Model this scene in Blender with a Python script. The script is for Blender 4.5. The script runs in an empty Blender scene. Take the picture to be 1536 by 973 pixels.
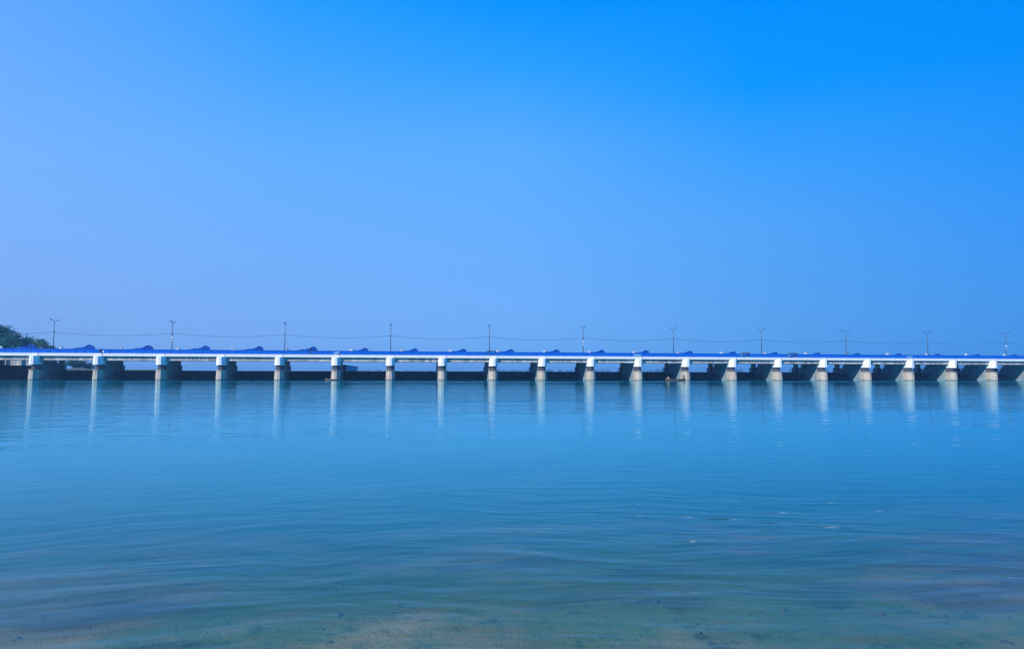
import bpy, bmesh, math, random
import numpy as np
from mathutils import Vector, Matrix, Euler, noise

random.seed(7)
scene = bpy.context.scene
COL = scene.collection
R = math.radians

# ------------------------------------------------------------------ camera
CAM_H = 2.0
FPX = 1050.0                       # focal length in pixels of the 1536 px wide photograph
YAW = math.atan((768 - 591) / FPX)
cam_d = bpy.data.cameras.new("camera")
cam_d.sensor_width = 36.0
cam_d.lens = 36.0 * FPX / 1536.0
cam_d.clip_start = 0.05
cam_d.clip_end = 20000
cam = bpy.data.objects.new("camera", cam_d)
COL.objects.link(cam)
PITCH = math.atan((559 - 486.5) / FPX)
ROLL = 0.0023
m = Matrix.Rotation(-YAW, 4, 'Z') @ Matrix.Rotation(math.pi / 2 + PITCH, 4, 'X') @ Matrix.Rotation(ROLL, 4, 'Z')
m.translation = Vector((0, 0, CAM_H))
cam.matrix_world = m
scene.camera = cam

# ------------------------------------------------------------------ sun and sky
SUN_AZ = R(180 + 55)               # clockwise from +Y: behind the camera, to its left
SUN_EL = R(29)
sun_dir = Vector((math.sin(SUN_AZ) * math.cos(SUN_EL), math.cos(SUN_AZ) * math.cos(SUN_EL), math.sin(SUN_EL)))
sd = bpy.data.lights.new("sun", 'SUN')
sd.energy = 5.0
sd.angle = R(0.5)
sd.color = (1.0, 0.95, 0.86)
sun = bpy.data.objects.new("sun", sd)
COL.objects.link(sun)
sun.rotation_euler = sun_dir.to_track_quat('Z', 'Y').to_euler()

world = bpy.data.worlds.new("World")
scene.world = world
world.use_nodes = True
wt = world.node_tree
wt.nodes.clear()
def wn(t, **kw):
    n = wt.nodes.new(t)
    for k, v in kw.items():
        setattr(n, k, v)
    return n
def wmath(op, a, b=None):
    n = wn('ShaderNodeMath', operation=op)
    for i, v in enumerate((a, b)):
        if v is None: continue
        if isinstance(v, (int, float)): n.inputs[i].default_value = v
        else: wt.links.new(v, n.inputs[i])
    return n.outputs[0]
w_out = wn('ShaderNodeOutputWorld')
bg_sky = wn('ShaderNodeBackground')
bg_grad = wn('ShaderNodeBackground')
addw = wn('ShaderNodeAddShader')
sky = wn('ShaderNodeTexSky', sky_type='NISHITA')
sky.sun_disc = False
sky.sun_elevation = SUN_EL
sky.sun_rotation = SUN_AZ
sky.air_density = 1.0
sky.dust_density = 0.3
sky.ozone_density = 4.0
sat = wn('ShaderNodeMix', data_type='RGBA', blend_type='MULTIPLY')
sat.inputs[0].default_value = 1.0
wt.links.new(sky.outputs[0], sat.inputs[6])
sat.inputs[7].default_value = (0.25, 0.7, 1.0, 1)
wt.links.new(sat.outputs[2], bg_sky.inputs[0])
bg_sky.inputs[1].default_value = 0.002
tc = wn('ShaderNodeTexCoord')
sep = wn('ShaderNodeSeparateXYZ')
wt.links.new(tc.outputs['Generated'], sep.inputs[0])
# elevation (dir.z) drives three ramps: towards the sun's side, in between, away from the sun
def ramp(stops):
    r = wn('ShaderNodeValToRGB')
    r.color_ramp.interpolation = 'B_SPLINE' if False else 'LINEAR'
    e = r.color_ramp.elements
    while len(e) > 1: e.remove(e[-1])
    e[0].position, e[0].color = stops[0][0], (*stops[0][1], 1)
    for p, c in stops[1:]:
        x = e.new(p); x.color = (*c, 1)
    wt.links.new(sep.outputs[2], r.inputs[0])
    return r.outputs[0]
near_sun = ramp([(0.0, (.210, .400, .83)), (.075, (.215, .418, .88)), (.16, (.205, .445, .97)), (.25, (.184, .456, 1.0)), (.41, (.120, .392, 1.0)), (.62, (.06, .33, .98)), (1, (.01, .24, .85))])
between = ramp([(0.0, (.160, .410, .90)), (.076, (.168, .430, .96)), (.19, (.140, .430, 1.0)), (.307, (.105, .418, 1.0)), (.408, (.026, .352, 1.0)), (.475, (.002, .300, 1.0)), (.7, (.001, .24, .90)), (1, (.0, .2, .8))])
half_near = ramp([(0.0, (.185, .405, .87)), (.075, (.192, .424, .915)), (.16, (.172, .437, .985)), (.287, (.127, .432, 1.0)), (.387, (.060, .380, 1.0)), (.47, (.020, .335, 1.0)), (.62, (.004, .27, .95)), (1, (.0, .2, .8))])
half_away = ramp([(0.0, (.098, .350, .83)), (.07, (.105, .362, .860)), (.20, (.085, .376, .955)), (.277, (.048, .356, 1.0)), (.37, (.003, .315, 1.0)), (.46, (.0, .28, 1.0)), (1, (.0, .2, .8))])
away = ramp([(0.0, (.055, .285, .78)), (.07, (.060, .300, .825)), (.16, (.045, .310, .92)), (.25, (.020, .298, .95)), (.36, (.0, .278, .97)), (.41, (.0, .265, .96)), (1, (.0, .18, .75))])
# azimuth from the sun, 0..pi, symmetric about the sun's bearing
hx, hy = math.sin(SUN_AZ), math.cos(SUN_AZ)
dotc = wmath('ADD', wmath('MULTIPLY', sep.outputs[0], hx), wmath('MULTIPLY', sep.outputs[1], hy))
hlen = wmath('SQRT', wmath('MAXIMUM', wmath('ADD', wmath('POWER', sep.outputs[0], 2), wmath('POWER', sep.outputs[1], 2)), 1e-6))
cosaz = wmath('DIVIDE', dotc, hlen)
azd = wmath('ARCCOSINE', wmath('MAXIMUM', wmath('MINIMUM', cosaz, 0.9999), -0.9999))
def maprange(v, a, b, kind='SMOOTHSTEP'):
    n = wn('ShaderNodeMapRange', interpolation_type=kind)
    n.inputs[1].default_value, n.inputs[2].default_value = a, b
    wt.links.new(v, n.inputs[0])
    return n.outputs[0]
cdeg = 180 - 55 - math.degrees(YAW) + 0.0       # bearing difference sun / picture centre
cdeg = abs(math.degrees(SUN_AZ) - 360 - math.degrees(YAW))
def wmix(f, a, b):
    n = wn('ShaderNodeMix', data_type='RGBA')
    wt.links.new(f, n.inputs[0]); wt.links.new(a, n.inputs[6]); wt.links.new(b, n.inputs[7])
    return n.outputs[2]
c0 = wmix(maprange(azd, R(cdeg - 37), R(cdeg - 19), 'LINEAR'), near_sun, half_near)
c1 = wmix(maprange(azd, R(cdeg - 19), R(cdeg), 'LINEAR'), c0, between)
c1b = wmix(maprange(azd, R(cdeg), R(cdeg + 19), 'LINEAR'), c1, half_away)
c2 = wmix(maprange(azd, R(cdeg + 19), R(cdeg + 37), 'LINEAR'), c1b, away)
# added tint: unseen sky behind the camera made deeper blue to cool shadows
fwd = wmath('ADD', wmath('MULTIPLY', sep.outputs[0], math.sin(YAW)), wmath('MULTIPLY', sep.outputs[1], math.cos(YAW)))
bmul = wn('ShaderNodeMix', data_type='RGBA', blend_type='MULTIPLY')
wt.links.new(maprange(wmath('MULTIPLY', fwd, -1.0), -.45, .25), bmul.inputs[0])
wt.links.new(c2, bmul.inputs[6]); bmul.inputs[7].default_value = (.12, .85, 1.08, 1)
wt.links.new(bmul.outputs[2], bg_grad.inputs[0])
bg_grad.inputs[1].default_value = 1.0
wt.links.new(bg_sky.outputs[0], addw.inputs[0])
wt.links.new(bg_grad.outputs[0], addw.inputs[1])
wt.links.new(addw.outputs[0], w_out.inputs[0])

vs = scene.view_settings
vs.view_transform = 'Standard'
vs.look = 'None'
vs.exposure = 0.0
vs.gamma = 1.0
vs.use_curve_mapping = False
scene.cycles.use_denoising = True
scene.cycles.max_bounces = 8
scene.cycles.transparent_max_bounces = 12
scene.cycles.volume_bounces = 0
scene.cycles.caustics_reflective = False
scene.cycles.caustics_refractive = False
scene.cycles.sample_clamp_indirect = 4.0

# ------------------------------------------------------------------ helpers
def px_x(u, y):
    """world X of a thing that stands y metres out and is seen in column u of the photograph"""
    return y * math.tan(math.atan((u - 768) / FPX) + YAW)

class MB:
    def __init__(self): self.v, self.f = [], []
    def add(self, vs_, fs_):
        n = len(self.v)
        self.v += [tuple(p) for p in vs_]
        self.f += [tuple(i + n for i in f) for f in fs_]
        return self
    def box(self, x0, x1, y0, y1, z0, z1):
        return self.add([(x0, y0, z0), (x1, y0, z0), (x1, y1, z0), (x0, y1, z0), (x0, y0, z1), (x1, y0, z1), (x1, y1, z1), (x0, y1, z1)],
                        [(0, 3, 2, 1), (4, 5, 6, 7), (0, 1, 5, 4), (1, 2, 6, 5), (2, 3, 7, 6), (3, 0, 4, 7)])
    def prism(self, poly, z0, z1, poly_top=None):
        """poly: plan outline, counter-clockwise (x, y)"""
        n = len(poly); pt = poly_top or poly
        vs_ = [(x, y, z0) for x, y in poly] + [(x, y, z1) for x, y in pt]
        fs_ = [tuple(range(n - 1, -1, -1)), tuple(range(n, 2 * n))]
        fs_ += [(i, (i + 1) % n, n + (i + 1) % n, n + i) for i in range(n)]
        return self.add(vs_, fs_)
    def prism_x(self, prof, x0, x1):
        """prof: outline in (y, z), extruded along x"""
        n = len(prof)
        vs_ = [(x0, y, z) for y, z in prof] + [(x1, y, z) for y, z in prof]
        fs_ = [tuple(range(n)), tuple(range(2 * n - 1, n - 1, -1))]
        fs_ += [(i, n + i, n + (i + 1) % n, (i + 1) % n) for i in range(n)]
        return self.add(vs_, fs_)
    def prism_y(self, prof, y0, y1):
        n = len(prof)
        vs_ = [(x, y0, z) for x, z in prof] + [(x, y1, z) for x, z in prof]
        fs_ = [tuple(range(n)), tuple(range(2 * n - 1, n - 1, -1))]
        fs_ += [(i, n + i, n + (i + 1) % n, (i + 1) % n) for i in range(n)]
        return self.add(vs_, fs_)
    def tube(self, pts, rad, seg=8, cap=True):
        pts = [Vector(p) for p in pts]
        rads = rad if isinstance(rad, (list, tuple)) else [rad] * len(pts)
        rings = []
        vs_, fs_ = [], []
        for i, p in enumerate(pts):
            d = (pts[min(i + 1, len(pts) - 1)] - pts[max(i - 1, 0)]).normalized()
            a = d.orthogonal().normalized() if abs(d.z) > .95 else d.cross(Vector((0, 0, 1))).normalized()
            b = d.cross(a)
            for k in range(seg):
                t = 2 * math.pi * k / seg
                vs_.append(p + (a * math.cos(t) + b * math.sin(t)) * rads[i])
        for i in range(len(pts) - 1):
            for k in range(seg):
                fs_.append((i * seg + k, i * seg + (k + 1) % seg, (i + 1) * seg + (k + 1) % seg, (i + 1) * seg + k))
        if cap:
            fs_.append(tuple(range(seg - 1, -1, -1)))
            fs_.append(tuple((len(pts) - 1) * seg + k for k in range(seg)))
        return self.add(vs_, fs_)
    def bar(self, a, b, w, h):
        """rectangular bar from a to b"""
        a, b = Vector(a), Vector(b)
        d = (b - a).normalized()
        s = d.cross(Vector((0, 0, 1)))
        s = Vector((1, 0, 0)) if s.length < 1e-4 else s.normalized()
        u = s.cross(d)
        vs_ = []
        for p in (a, b):
            for i, j in ((-1, -1), (1, -1), (1, 1), (-1, 1)):
                vs_.append(p + s * (i * w / 2) + u * (j * h / 2))
        return self.add(vs_, [(0, 1, 2, 3), (7, 6, 5, 4), (0, 4, 5, 1), (1, 5, 6, 2), (2, 6, 7, 3), (3, 7, 4, 0)])
    def disc_y(self, cx, cz, r, y0, y1, seg=24):
        return self.prism_y([(cx + r * math.cos(2 * math.pi * k / seg), cz + r * math.sin(2 * math.pi * k / seg)) for k in range(seg)], y0, y1)
    def build(self, name, mat, parent=None, smooth=False, bevel=0.0):
        me = bpy.data.meshes.new(name)
        me.from_pydata(self.v, [], self.f)
        bm = bmesh.new(); bm.from_mesh(me)
        bmesh.ops.recalc_face_normals(bm, faces=bm.faces)
        if bevel:
            bmesh.ops.bevel(bm, geom=[e for e in bm.edges if len(e.link_faces) == 2 and e.calc_face_angle(0) > .6], offset=bevel, segments=1, affect='EDGES', clamp_overlap=True)
        bm.to_mesh(me); bm.free()
        if smooth:
            for p in me.polygons: p.use_smooth = True
        me.materials.append(mat)
        o = bpy.data.objects.new(name, me)
        COL.objects.link(o)
        if parent: o.parent = parent
        return o

def tag(o, label, cat, group=None):
    o['label'] = label; o['category'] = cat
    if group: o['group'] = group
    return o
def thing(name, label, cat, loc=(0, 0, 0), rz=0.0, group=None):
    o = bpy.data.objects.new(name, None)
    COL.objects.link(o)
    o.location = loc; o.rotation_euler = (0, 0, rz)
    o.empty_display_size = .3
    return tag(o, label, cat, group)
def kids(o): return [c for c in bpy.data.objects if c.parent == o]
TREE = {}
def copy_tree(o, parent=None):
    c = o.copy(); COL.objects.link(c)
    if parent: c.parent = parent
    if o not in TREE: TREE[o] = kids(o)
    for ch in TREE[o]: copy_tree(ch, c)
    return c
def structure(o):
    o['kind'] = 'structure'; return o

# ------------------------------------------------------------------ materials
class MT:
    """small node-material writer"""
    def __init__(self, name):
        self.m = bpy.data.materials.new(name); self.m.use_nodes = True
        self.t = self.m.node_tree
        self.p = self.t.nodes['Principled BSDF']; self.o = self.t.nodes['Material Output']
        self.pos = self.n('ShaderNodeNewGeometry').outputs['Position']
        self.obj = self.n('ShaderNodeTexCoord').outputs['Object']
    def n(self, t, **kw):
        x = self.t.nodes.new(t)
        for k, v in kw.items(): setattr(x, k, v)
        return x
    def l(self, a, b): self.t.links.new(a, b)
    def noise(self, scale, detail=4, rough=.55, stretch=(1, 1, 1), vec=None, w=0):
        mp = self.n('ShaderNodeMapping'); mp.inputs['Scale'].default_value = stretch
        self.l(vec or self.pos, mp.inputs[0])
        x = self.n('ShaderNodeTexNoise'); x.inputs['Scale'].default_value = scale
        x.inputs['Detail'].default_value = detail; x.inputs['Roughness'].default_value = rough
        mp.inputs['Location'].default_value = (w, w * .7, w * .3)
        self.l(mp.outputs[0], x.inputs['Vector'])
        return x.outputs['Fac']
    def ramp(self, fac, stops):
        r = self.n('ShaderNodeValToRGB'); e = r.color_ramp.elements
        while len(e) > 1: e.remove(e[-1])
        e[0].position = stops[0][0]; e[0].color = self.c(stops[0][1])
        for p, c in stops[1:]:
            q = e.new(p); q.color = self.c(c)
        self.l(fac, r.inputs[0]); return r.outputs[0]
    @staticmethod
    def c(c): return (c, c, c, 1) if isinstance(c, (int, float)) else (*c, 1)
    def mix(self, f, a, b, mode='MIX'):
        x = self.n('ShaderNodeMix', data_type='RGBA', blend_type=mode)
        for s, v in ((0, f), (6, a), (7, b)):
            if isinstance(v, (int, float)) and s == 0: x.inputs[0].default_value = v
            elif isinstance(v, tuple): x.inputs[s].default_value = (*v, 1)
            else: self.l(v, x.inputs[s])
        return x.outputs[2]
    def math(self, op, a, b=None, c=None):
        x = self.n('ShaderNodeMath', operation=op)
        for i, v in enumerate((a, b, c)):
            if v is None: continue
            if isinstance(v, (int, float)): x.inputs[i].default_value = v
            else: self.l(v, x.inputs[i])
        return x.outputs[0]
    def bump(self, h, dist, strength=1.0, nrm=None):
        b = self.n('ShaderNodeBump'); b.inputs['Strength'].default_value = strength
        b.inputs['Distance'].default_value = dist
        self.l(h, b.inputs['Height'])
        if nrm: self.l(nrm, b.inputs['Normal'])
        return b.outputs[0]
    def done(self, color, rough=.7, metal=0.0, normal=None):
        if isinstance(color, tuple): self.p.inputs['Base Color'].default_value = (*color, 1)
        else: self.l(color, self.p.inputs['Base Color'])
        if isinstance(rough, (int, float)): self.p.inputs['Roughness'].default_value = rough
        else: self.l(rough, self.p.inputs['Roughness'])
        self.p.inputs['Metallic'].default_value = metal
        if normal: self.l(normal, self.p.inputs['Normal'])
        return self.m

def weathered(name, base, stain, amount=.5, scale=.6, streak=True, rough=.85, metal=0.0):
    t = MT(name)
    a = t.noise(scale, 6, .65)
    b = t.noise(1.6, 5, .6, stretch=(1, 1, .12 if streak else 1), w=13)
    f = t.ramp(t.math('MULTIPLY', a, b), [(.16, 0.0), (.42, 1.0)])
    f2 = t.math('MULTIPLY', f, amount)
    g = t.noise(9, 4, .7, w=5)
    c = t.mix(f2, base, stain)
    c = t.mix(t.math('MULTIPLY', g, .18), c, tuple(x * .45 for x in base))
    return t.done(c, rough, metal, t.bump(g, .02, .4))

def flat_paint(name, col, rough=.5, metal=0.0, var=.15):
    t = MT(name)
    g = t.noise(2.2, 5, .6)
    c = t.mix(t.math('MULTIPLY', g, var * 2), col, tuple(x * .5 for x in col))
    return t.done(c, rough, metal)

M = {}
M['white_paint'] = weathered('white_paint', (.84, .84, .82), (.50, .50, .47), .28)
M['concrete'] = weathered('pier_concrete', (.47, .41, .34), (.24, .21, .19), .75)
def tide_concrete():
    t = MT('nose_concrete')
    z = t.n('ShaderNodeSeparateXYZ'); t.l(t.pos, z.inputs[0])
    a = t.noise(.7, 6, .65); b = t.noise(1.4, 5, .6, stretch=(1, 1, .15), w=3)
    f = t.ramp(t.math('MULTIPLY', a, b), [(.16, 0.0), (.40, 1.0)])
    c = t.mix(t.math('MULTIPLY', f, .7), (.50, .43, .35), (.27, .21, .19))
    wob = t.math('ADD', z.outputs[2], t.math('MULTIPLY', t.math('SUBTRACT', t.noise(1.1, 3, .5, w=8), .5), .35))
    wet = t.ramp(wob, [(.10, 1.0), (.34, 0.0)])            # algae and damp up to the tide mark
    c = t.mix(t.math('MULTIPLY', wet, .75), c, (.10, .10, .075))
    course = t.ramp(t.math('FRACT', t.math('MULTIPLY', z.outputs[2], 1.6)), [(.0, 1.0), (.05, 0.0), (.97, 0.0), (1.0, 1.0)])
    c = t.mix(t.math('MULTIPLY', course, .35), c, (.2, .18, .16))   # lift joints
    return t.done(c, .85, 0, t.bump(a, .04, .5))
M['nose'] = tide_concrete()
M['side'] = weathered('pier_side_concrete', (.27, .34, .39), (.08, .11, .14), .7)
M['neck'] = weathered('neck_shade_and_joint', (.045, .055, .075), (.10, .10, .10), .5)  # cap's shadow put into the neck's colour; expansion joints share this dark tone
def girder_mat():
    t = MT('girder_concrete')
    a = t.noise(.9, 5, .7, stretch=(1, 1, .10))
    b = t.noise(3.5, 3, .6, stretch=(1, 1, .05), w=4)
    f = t.ramp(t.math('ADD', t.math('MULTIPLY', a, .6), t.math('MULTIPLY', b, .4)), [(.38, 0.0), (.6, 1.0)])
    c = t.mix(f, (.62, .60, .56), (.17, .17, .17))
    return t.done(c, .85)
M['girder'] = girder_mat()
M['asphalt'] = flat_paint('asphalt', (.055, .055, .06), .9)
def blue_mat(name, base, worn, k=.3, rough=.42):
    t = MT(name)
    a = t.noise(.35, 5, .6, stretch=(1, 1, 2)); b = t.noise(5, 4, .7, stretch=(.4, 1, 1), w=2)
    f = t.ramp(t.math('ADD', t.math('MULTIPLY', a, .6), t.math('MULTIPLY', b, .4)), [(.46, 0.0), (.68, 1.0)])
    t.p.inputs['Specular IOR Level'].default_value = .15
    return t.done(t.mix(t.math('MULTIPLY', f, k), base, worn), rough)
M['blue'] = blue_mat('blue_steel_paint', (.001, .135, .66), (.006, .22, .74))
M['blue_faded'] = blue_mat('faded_blue_paint', (.10, .34, .66), (.25, .45, .66), .6)
M['blue_cover'] = blue_mat('blue_cover_paint', (.0015, .095, .47), (.004, .05, .25), .7)
M['blue_dark'] = blue_mat('dark_blue_machine_paint', (.004, .055, .36), (.01, .10, .42))
M['steel_dark'] = flat_paint('dark_gate_steel', (.008, .045, .14), .55, 0.0, .3)
M['steel_rust'] = weathered('rusty_gate_steel', (.055, .028, .045), (.10, .04, .035), .7, 1.1)
M['galv'] = flat_paint('weathered_grey_steel', (.10, .13, .17), .5, .3)
M['pale_steel'] = flat_paint('pale_grey_steel', (.55, .58, .60), .5, 0.0)
M['cabinet_white'] = flat_paint('cabinet_white', (.78, .84, .78), .5)
M['black'] = flat_paint('black_rubber', (.012, .012, .014), .6)
M['lamp_glass'] = flat_paint('lamp_glass', (.55, .57, .58), .15)
M['wire'] = flat_paint('dark_cable', (.05, .06, .08), .6)
M['wood'] = weathered('wet_boat_wood', (.16, .085, .05), (.06, .035, .025), .6, 1.4, False)
M['wood_pale'] = weathered('dry_boat_planks', (.46, .40, .30), (.25, .2, .15), .6, 1.4, False)
M['skin'] = flat_paint('brown_skin', (.19, .10, .06), .55)
M['hair'] = flat_paint('black_hair', (.01, .009, .008), .5)
M['cloth_yellow'] = flat_paint('pale_yellow_cloth', (.62, .52, .26), .9)
M['cloth_dark'] = flat_paint('dark_cloth', (.03, .03, .045), .9)
M['cloth_pale_blue'] = flat_paint('pale_blue_cloth', (.38, .55, .72), .9)
M['cloth_red'] = flat_paint('maroon_cloth', (.25, .05, .06), .9)
M['canopy_maroon'] = flat_paint('maroon_canopy', (.075, .02, .03), .6)
M['canopy_black'] = flat_paint('black_canopy', (.018, .018, .024), .6)
M['rick_blue'] = flat_paint('rickshaw_blue_body', (.01, .14, .50), .4)
M['rick_green'] = flat_paint('rickshaw_teal_body', (.02, .20, .42), .4)
M['glass'] = flat_paint('windscreen_glass', (.10, .16, .20), .08)

# ------------------------------------------------------------------ terrain and water
UP_LEVEL = 1.75                    # pond behind the gates
def smooth(a, b, v):
    t = max(0.0, min(1.0, (v - a) / (b - a))); return t * t * (3 - 2 * t)
def nz(x, y, s, o=0.0): return noise.noise(Vector((x * s + o, y * s - o * .7, o)))
def bed(x, y):
    if y < 192:
        # near bank shelving into the river
        t = y - 3.0 - .5 * nz(x, 0, .12, 3) - .02 * abs(x)
        z = -.065 * t if t > 0 else -.12 * t
        if t > 3.5: z -= .09 * (t - 3.5)
        z = max(z, -3.2)
        z = min(z, 1.1 + .3 * nz(x, y, .05))
        near = smooth(40, 8, y)
        z += near * (.07 * nz(x, y, .35, 1) + .035 * nz(x, y, 1.1, 5) + .012 * nz(x, y, 3.2, 9))
        return z
    z = -2.5
    left = smooth(-96, -108, x + .10 * (y - 212)) * smooth(206, 216, y)
    z += left * (5.6 + .6 * nz(x, y, .03))
    edge = 2300 - 1.3 * (x + 150) + 120 * nz(x, 0, .004, 2)
    edge = max(edge, 420)
    z += (1 - left) * smooth(edge - 30, edge + 30, y) * 5.4
    return z
def axis(dense, far):
    a = list(dense)
    return sorted(set(a + [v for v in far]))
xs = axis([i * .4 for i in range(-30, 31)], [s * v for s in (-1, 1) for v in (13, 15, 18, 22, 27, 33, 40, 50, 65, 80, 90, 95, 100, 105, 110, 115, 120, 130, 140, 150, 175, 200, 250, 300, 360, 430, 500, 600, 750, 900, 1200, 1600, 2200, 3000, 4500, 6500)])
ys = axis([i * .3 for i in range(0, 60)], [-400, -200, -100, -60, -35, -20, -12, -8, -5, -3, -2, -1] + [18.5, 20, 22, 25, 29, 34, 40, 50, 65, 85, 110, 140, 170, 188, 196, 204, 207, 210, 213, 216, 222, 230, 240, 255, 275, 300, 330, 370, 420, 480, 540, 600, 680, 760, 850, 950, 1050, 1150, 1250, 1350, 1450, 1550, 1650, 1750, 1850, 2000, 2300, 2800, 3600, 5000, 7000])
tm = MB()
for y in ys:
    for x in xs: tm.v.append((x, y, bed(x, y)))
nx = len(xs)
for j in range(len(ys) - 1):
    for i in range(nx - 1):
        a = j * nx + i; tm.f.append((a, a + 1, a + nx + 1, a + nx))
def ground_mat():
    t = MT('river_sand_and_soil')
    a = t.noise(.6, 6, .6); b = t.noise(3.2, 6, .7, w=7); c_ = t.noise(24, 3, .7, w=2); big = t.noise(.24, 3, .5, w=19)
    sand = t.ramp(t.math('ADD', t.math('MULTIPLY', big, .55), t.math('MULTIPLY', a, .45)), [(.38, (.035, .036, .020)), (.44, (.13, .105, .042)), (.53, (.23, .175, .065)), (.60, (.34, .26, .10))])
    alg = t.ramp(t.math('ADD', t.math('MULTIPLY', t.noise(.36, 3, .5, stretch=(.8, .6, 1), w=27), .75), t.math('MULTIPLY', b, .25)), [(.45, 0.0), (.53, 1.0)])
    c = t.mix(t.math('MULTIPLY', alg, .78), sand, (.045, .165, .045))
    st = t.ramp(b, [(.56, 0.0), (.66, 1.0)])
    c = t.mix(t.math('MULTIPLY', st, .7), c, (.018, .018, .015))
    deep = t.ramp(t.noise(.75, 2, .5, stretch=(.6, 1, 1), w=83), [(.54, 0.0), (.60, 1.0)])
    c = t.mix(t.math('MULTIPLY', deep, .5), c, (.012, .030, .034))      # weed and dark stones
    c = t.mix(t.math('MULTIPLY', c_, .35), c, (.03, .026, .02))
    return t.done(c, .9, 0, t.bump(t.math('ADD', b, c_), .03, .6))
ground = structure(tm.build('ground', ground_mat(), smooth=True))

def water_mat(name, shallow):
    t = MT(name)
    t.t.nodes.remove(t.p)
    sepz = t.n('ShaderNodeSeparateXYZ'); t.l(t.pos, sepz.inputs[0])
    # ripples: long crests lying across the view, in patches of wind and calm
    warp = t.noise(.10, 3, .5, stretch=(.5, 1, 1), w=31)
    wind = t.ramp(t.noise(.055, 4, .6, stretch=(.22, 1, 1), w=4), [(.36, .62), (.52, .88), (.66, 1.3)])
    lanes = t.ramp(t.noise(.035, 3, .6, stretch=(.04, 1, 1), w=44), [(.38, .78), (.62, 1.2)])
    def turned(deg):
        mp = t.n('ShaderNodeMapping'); mp.inputs['Rotation'].default_value = (0, 0, R(deg)); t.l(warped, mp.inputs[0]); return mp.outputs[0]
    wv = t.n('ShaderNodeVectorMath', operation='MULTIPLY_ADD')
    wtex = t.n('ShaderNodeTexNoise'); wtex.inputs['Scale'].default_value = .22; wtex.inputs['Detail'].default_value = 2; t.l(t.pos, wtex.inputs['Vector'])
    t.l(wtex.outputs['Color'], wv.inputs[0]); wv.inputs[1].default_value = (2.4, 2.0, 0); t.l(t.pos, wv.inputs[2])
    warped = wv.outputs[0]
    pick = t.ramp(t.noise(.16, 2, .5, stretch=(.6, 1, 1), w=52), [(.44, 0.0), (.56, 1.0)])
    ha = t.noise(2.1, 2, .45, stretch=(.20, 1, 1), vec=turned(-10))
    hb_ = t.noise(2.6, 2, .45, stretch=(.26, 1, 1), vec=turned(14), w=37)
    h1 = t.math('ADD', t.math('MULTIPLY', ha, t.math('SUBTRACT', 1.15, pick)), t.math('MULTIPLY', hb_, t.math('ADD', pick, .15)))
    h2 = t.noise(6.5, 3, .55, stretch=(.36, 1, 1), vec=turned(3), w=9)
    h3 = t.noise(.30, 2, .5, stretch=(.4, 1, 1), w=21)
    hh = t.math('ADD', t.math('ADD', t.math('MULTIPLY', h1, .042), t.math('MULTIPLY', h2, .0055)), t.math('MULTIPLY', h3, .05))
    amp = t.math('MULTIPLY', wind, lanes)
    wy = t.math('ADD', sepz.outputs[1], t.math('MULTIPLY', t.math('SUBTRACT', t.noise(.02, 2, .5, stretch=(1, .1, 1), w=71), .5), 14))
    zone = t.ramp(t.math('DIVIDE', wy, 200.0), [(.026, 1.25), (.040, .95), (.048, .62), (.060, .36), (.080, .28), (.105, .36), (.18, .62), (.30, .56), (.48, .42), (.62, .30), (.72, .28), (.745, 1.3), (.80, 1.2), (.84, .32), (1.0, .3)])
    amp = t.math('MULTIPLY', amp, zone)
    hh = t.math('MULTIPLY', hh, amp)
    nrm = t.bump(hh, 1.0, 1.0)
    # Schlick reflectance from either side of the surface
    dn = t.n('ShaderNodeVectorMath', operation='DOT_PRODUCT')
    t.l(nrm, dn.inputs[0]); t.l(t.n('ShaderNodeNewGeometry').outputs['Incoming'], dn.inputs[1])
    oneminus = t.math('SUBTRACT', 1.0, t.math('MINIMUM', t.math('ABSOLUTE', dn.outputs['Value']), 1.0))
    fres = t.math('ADD', .02, t.math('MULTIPLY', t.math('POWER', oneminus, 5.0), .98))
    gl = t.n('ShaderNodeBsdfGlossy'); gl.inputs['Roughness'].default_value = .035; t.l(nrm, gl.inputs['Normal'])
    gl.inputs['Color'].default_value = (.68, .95, 1.0, 1)
    body = t.n('ShaderNodeBsdfDiffuse')
    silt = t.noise(.05, 4, .6, stretch=(.35, 1, 1), w=60)
    bc = t.mix(t.ramp(silt, [(.35, 0.0), (.68, 1.0)]), (.0003, .295, .385), (.001, .335, .41))
    t.l(bc, body.inputs['Color'])
    if shallow:
        tr = t.n('ShaderNodeBsdfTransparent'); tr.inputs['Color'].default_value = (.93, .96, .95, 1)
        at = t.n('ShaderNodeAttribute'); at.attribute_name = 'water_depth'
        op = t.math('SUBTRACT', 1.0, t.math('POWER', 2.718, t.math('MULTIPLY', at.outputs['Fac'], -.62)))
        mx = t.n('ShaderNodeMixShader'); t.l(op, mx.inputs[0]); t.l(tr.outputs[0], mx.inputs[1]); t.l(body.outputs[0], mx.inputs[2])
        under = mx.outputs[0]
    else: under = body.outputs[0]
    fin = t.n('ShaderNodeMixShader')
    t.l(t.math('MULTIPLY', fres, t.math('ADD', .56, t.math('MULTIPLY', fres, .42))), fin.inputs[0]); t.l(under, fin.inputs[1]); t.l(gl.outputs[0], fin.inputs[2])
    t.l(fin.outputs[0], t.o.inputs[0])
    return t.m
wm = MB()
wxs = [x for x in xs if -1700 < x < 1700]
wys = [y for y in ys if -1.5 < y < 200] + [203.0]
deps = []
for y in wys:
    for x in wxs:
        wm.v.append((x, y, 0.0)); deps.append(max(0.0, -bed(x, min(y, 190))))
nx = len(wxs)
for j in range(len(wys) - 1):
    for i in range(nx - 1):
        a = j * nx + i; wm.f.append((a, a + 1, a + nx + 1, a + nx))
water = structure(wm.build('river_water', water_mat('river_water', True)))
att = water.data.attributes.new('water_depth', 'FLOAT', 'POINT')
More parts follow.
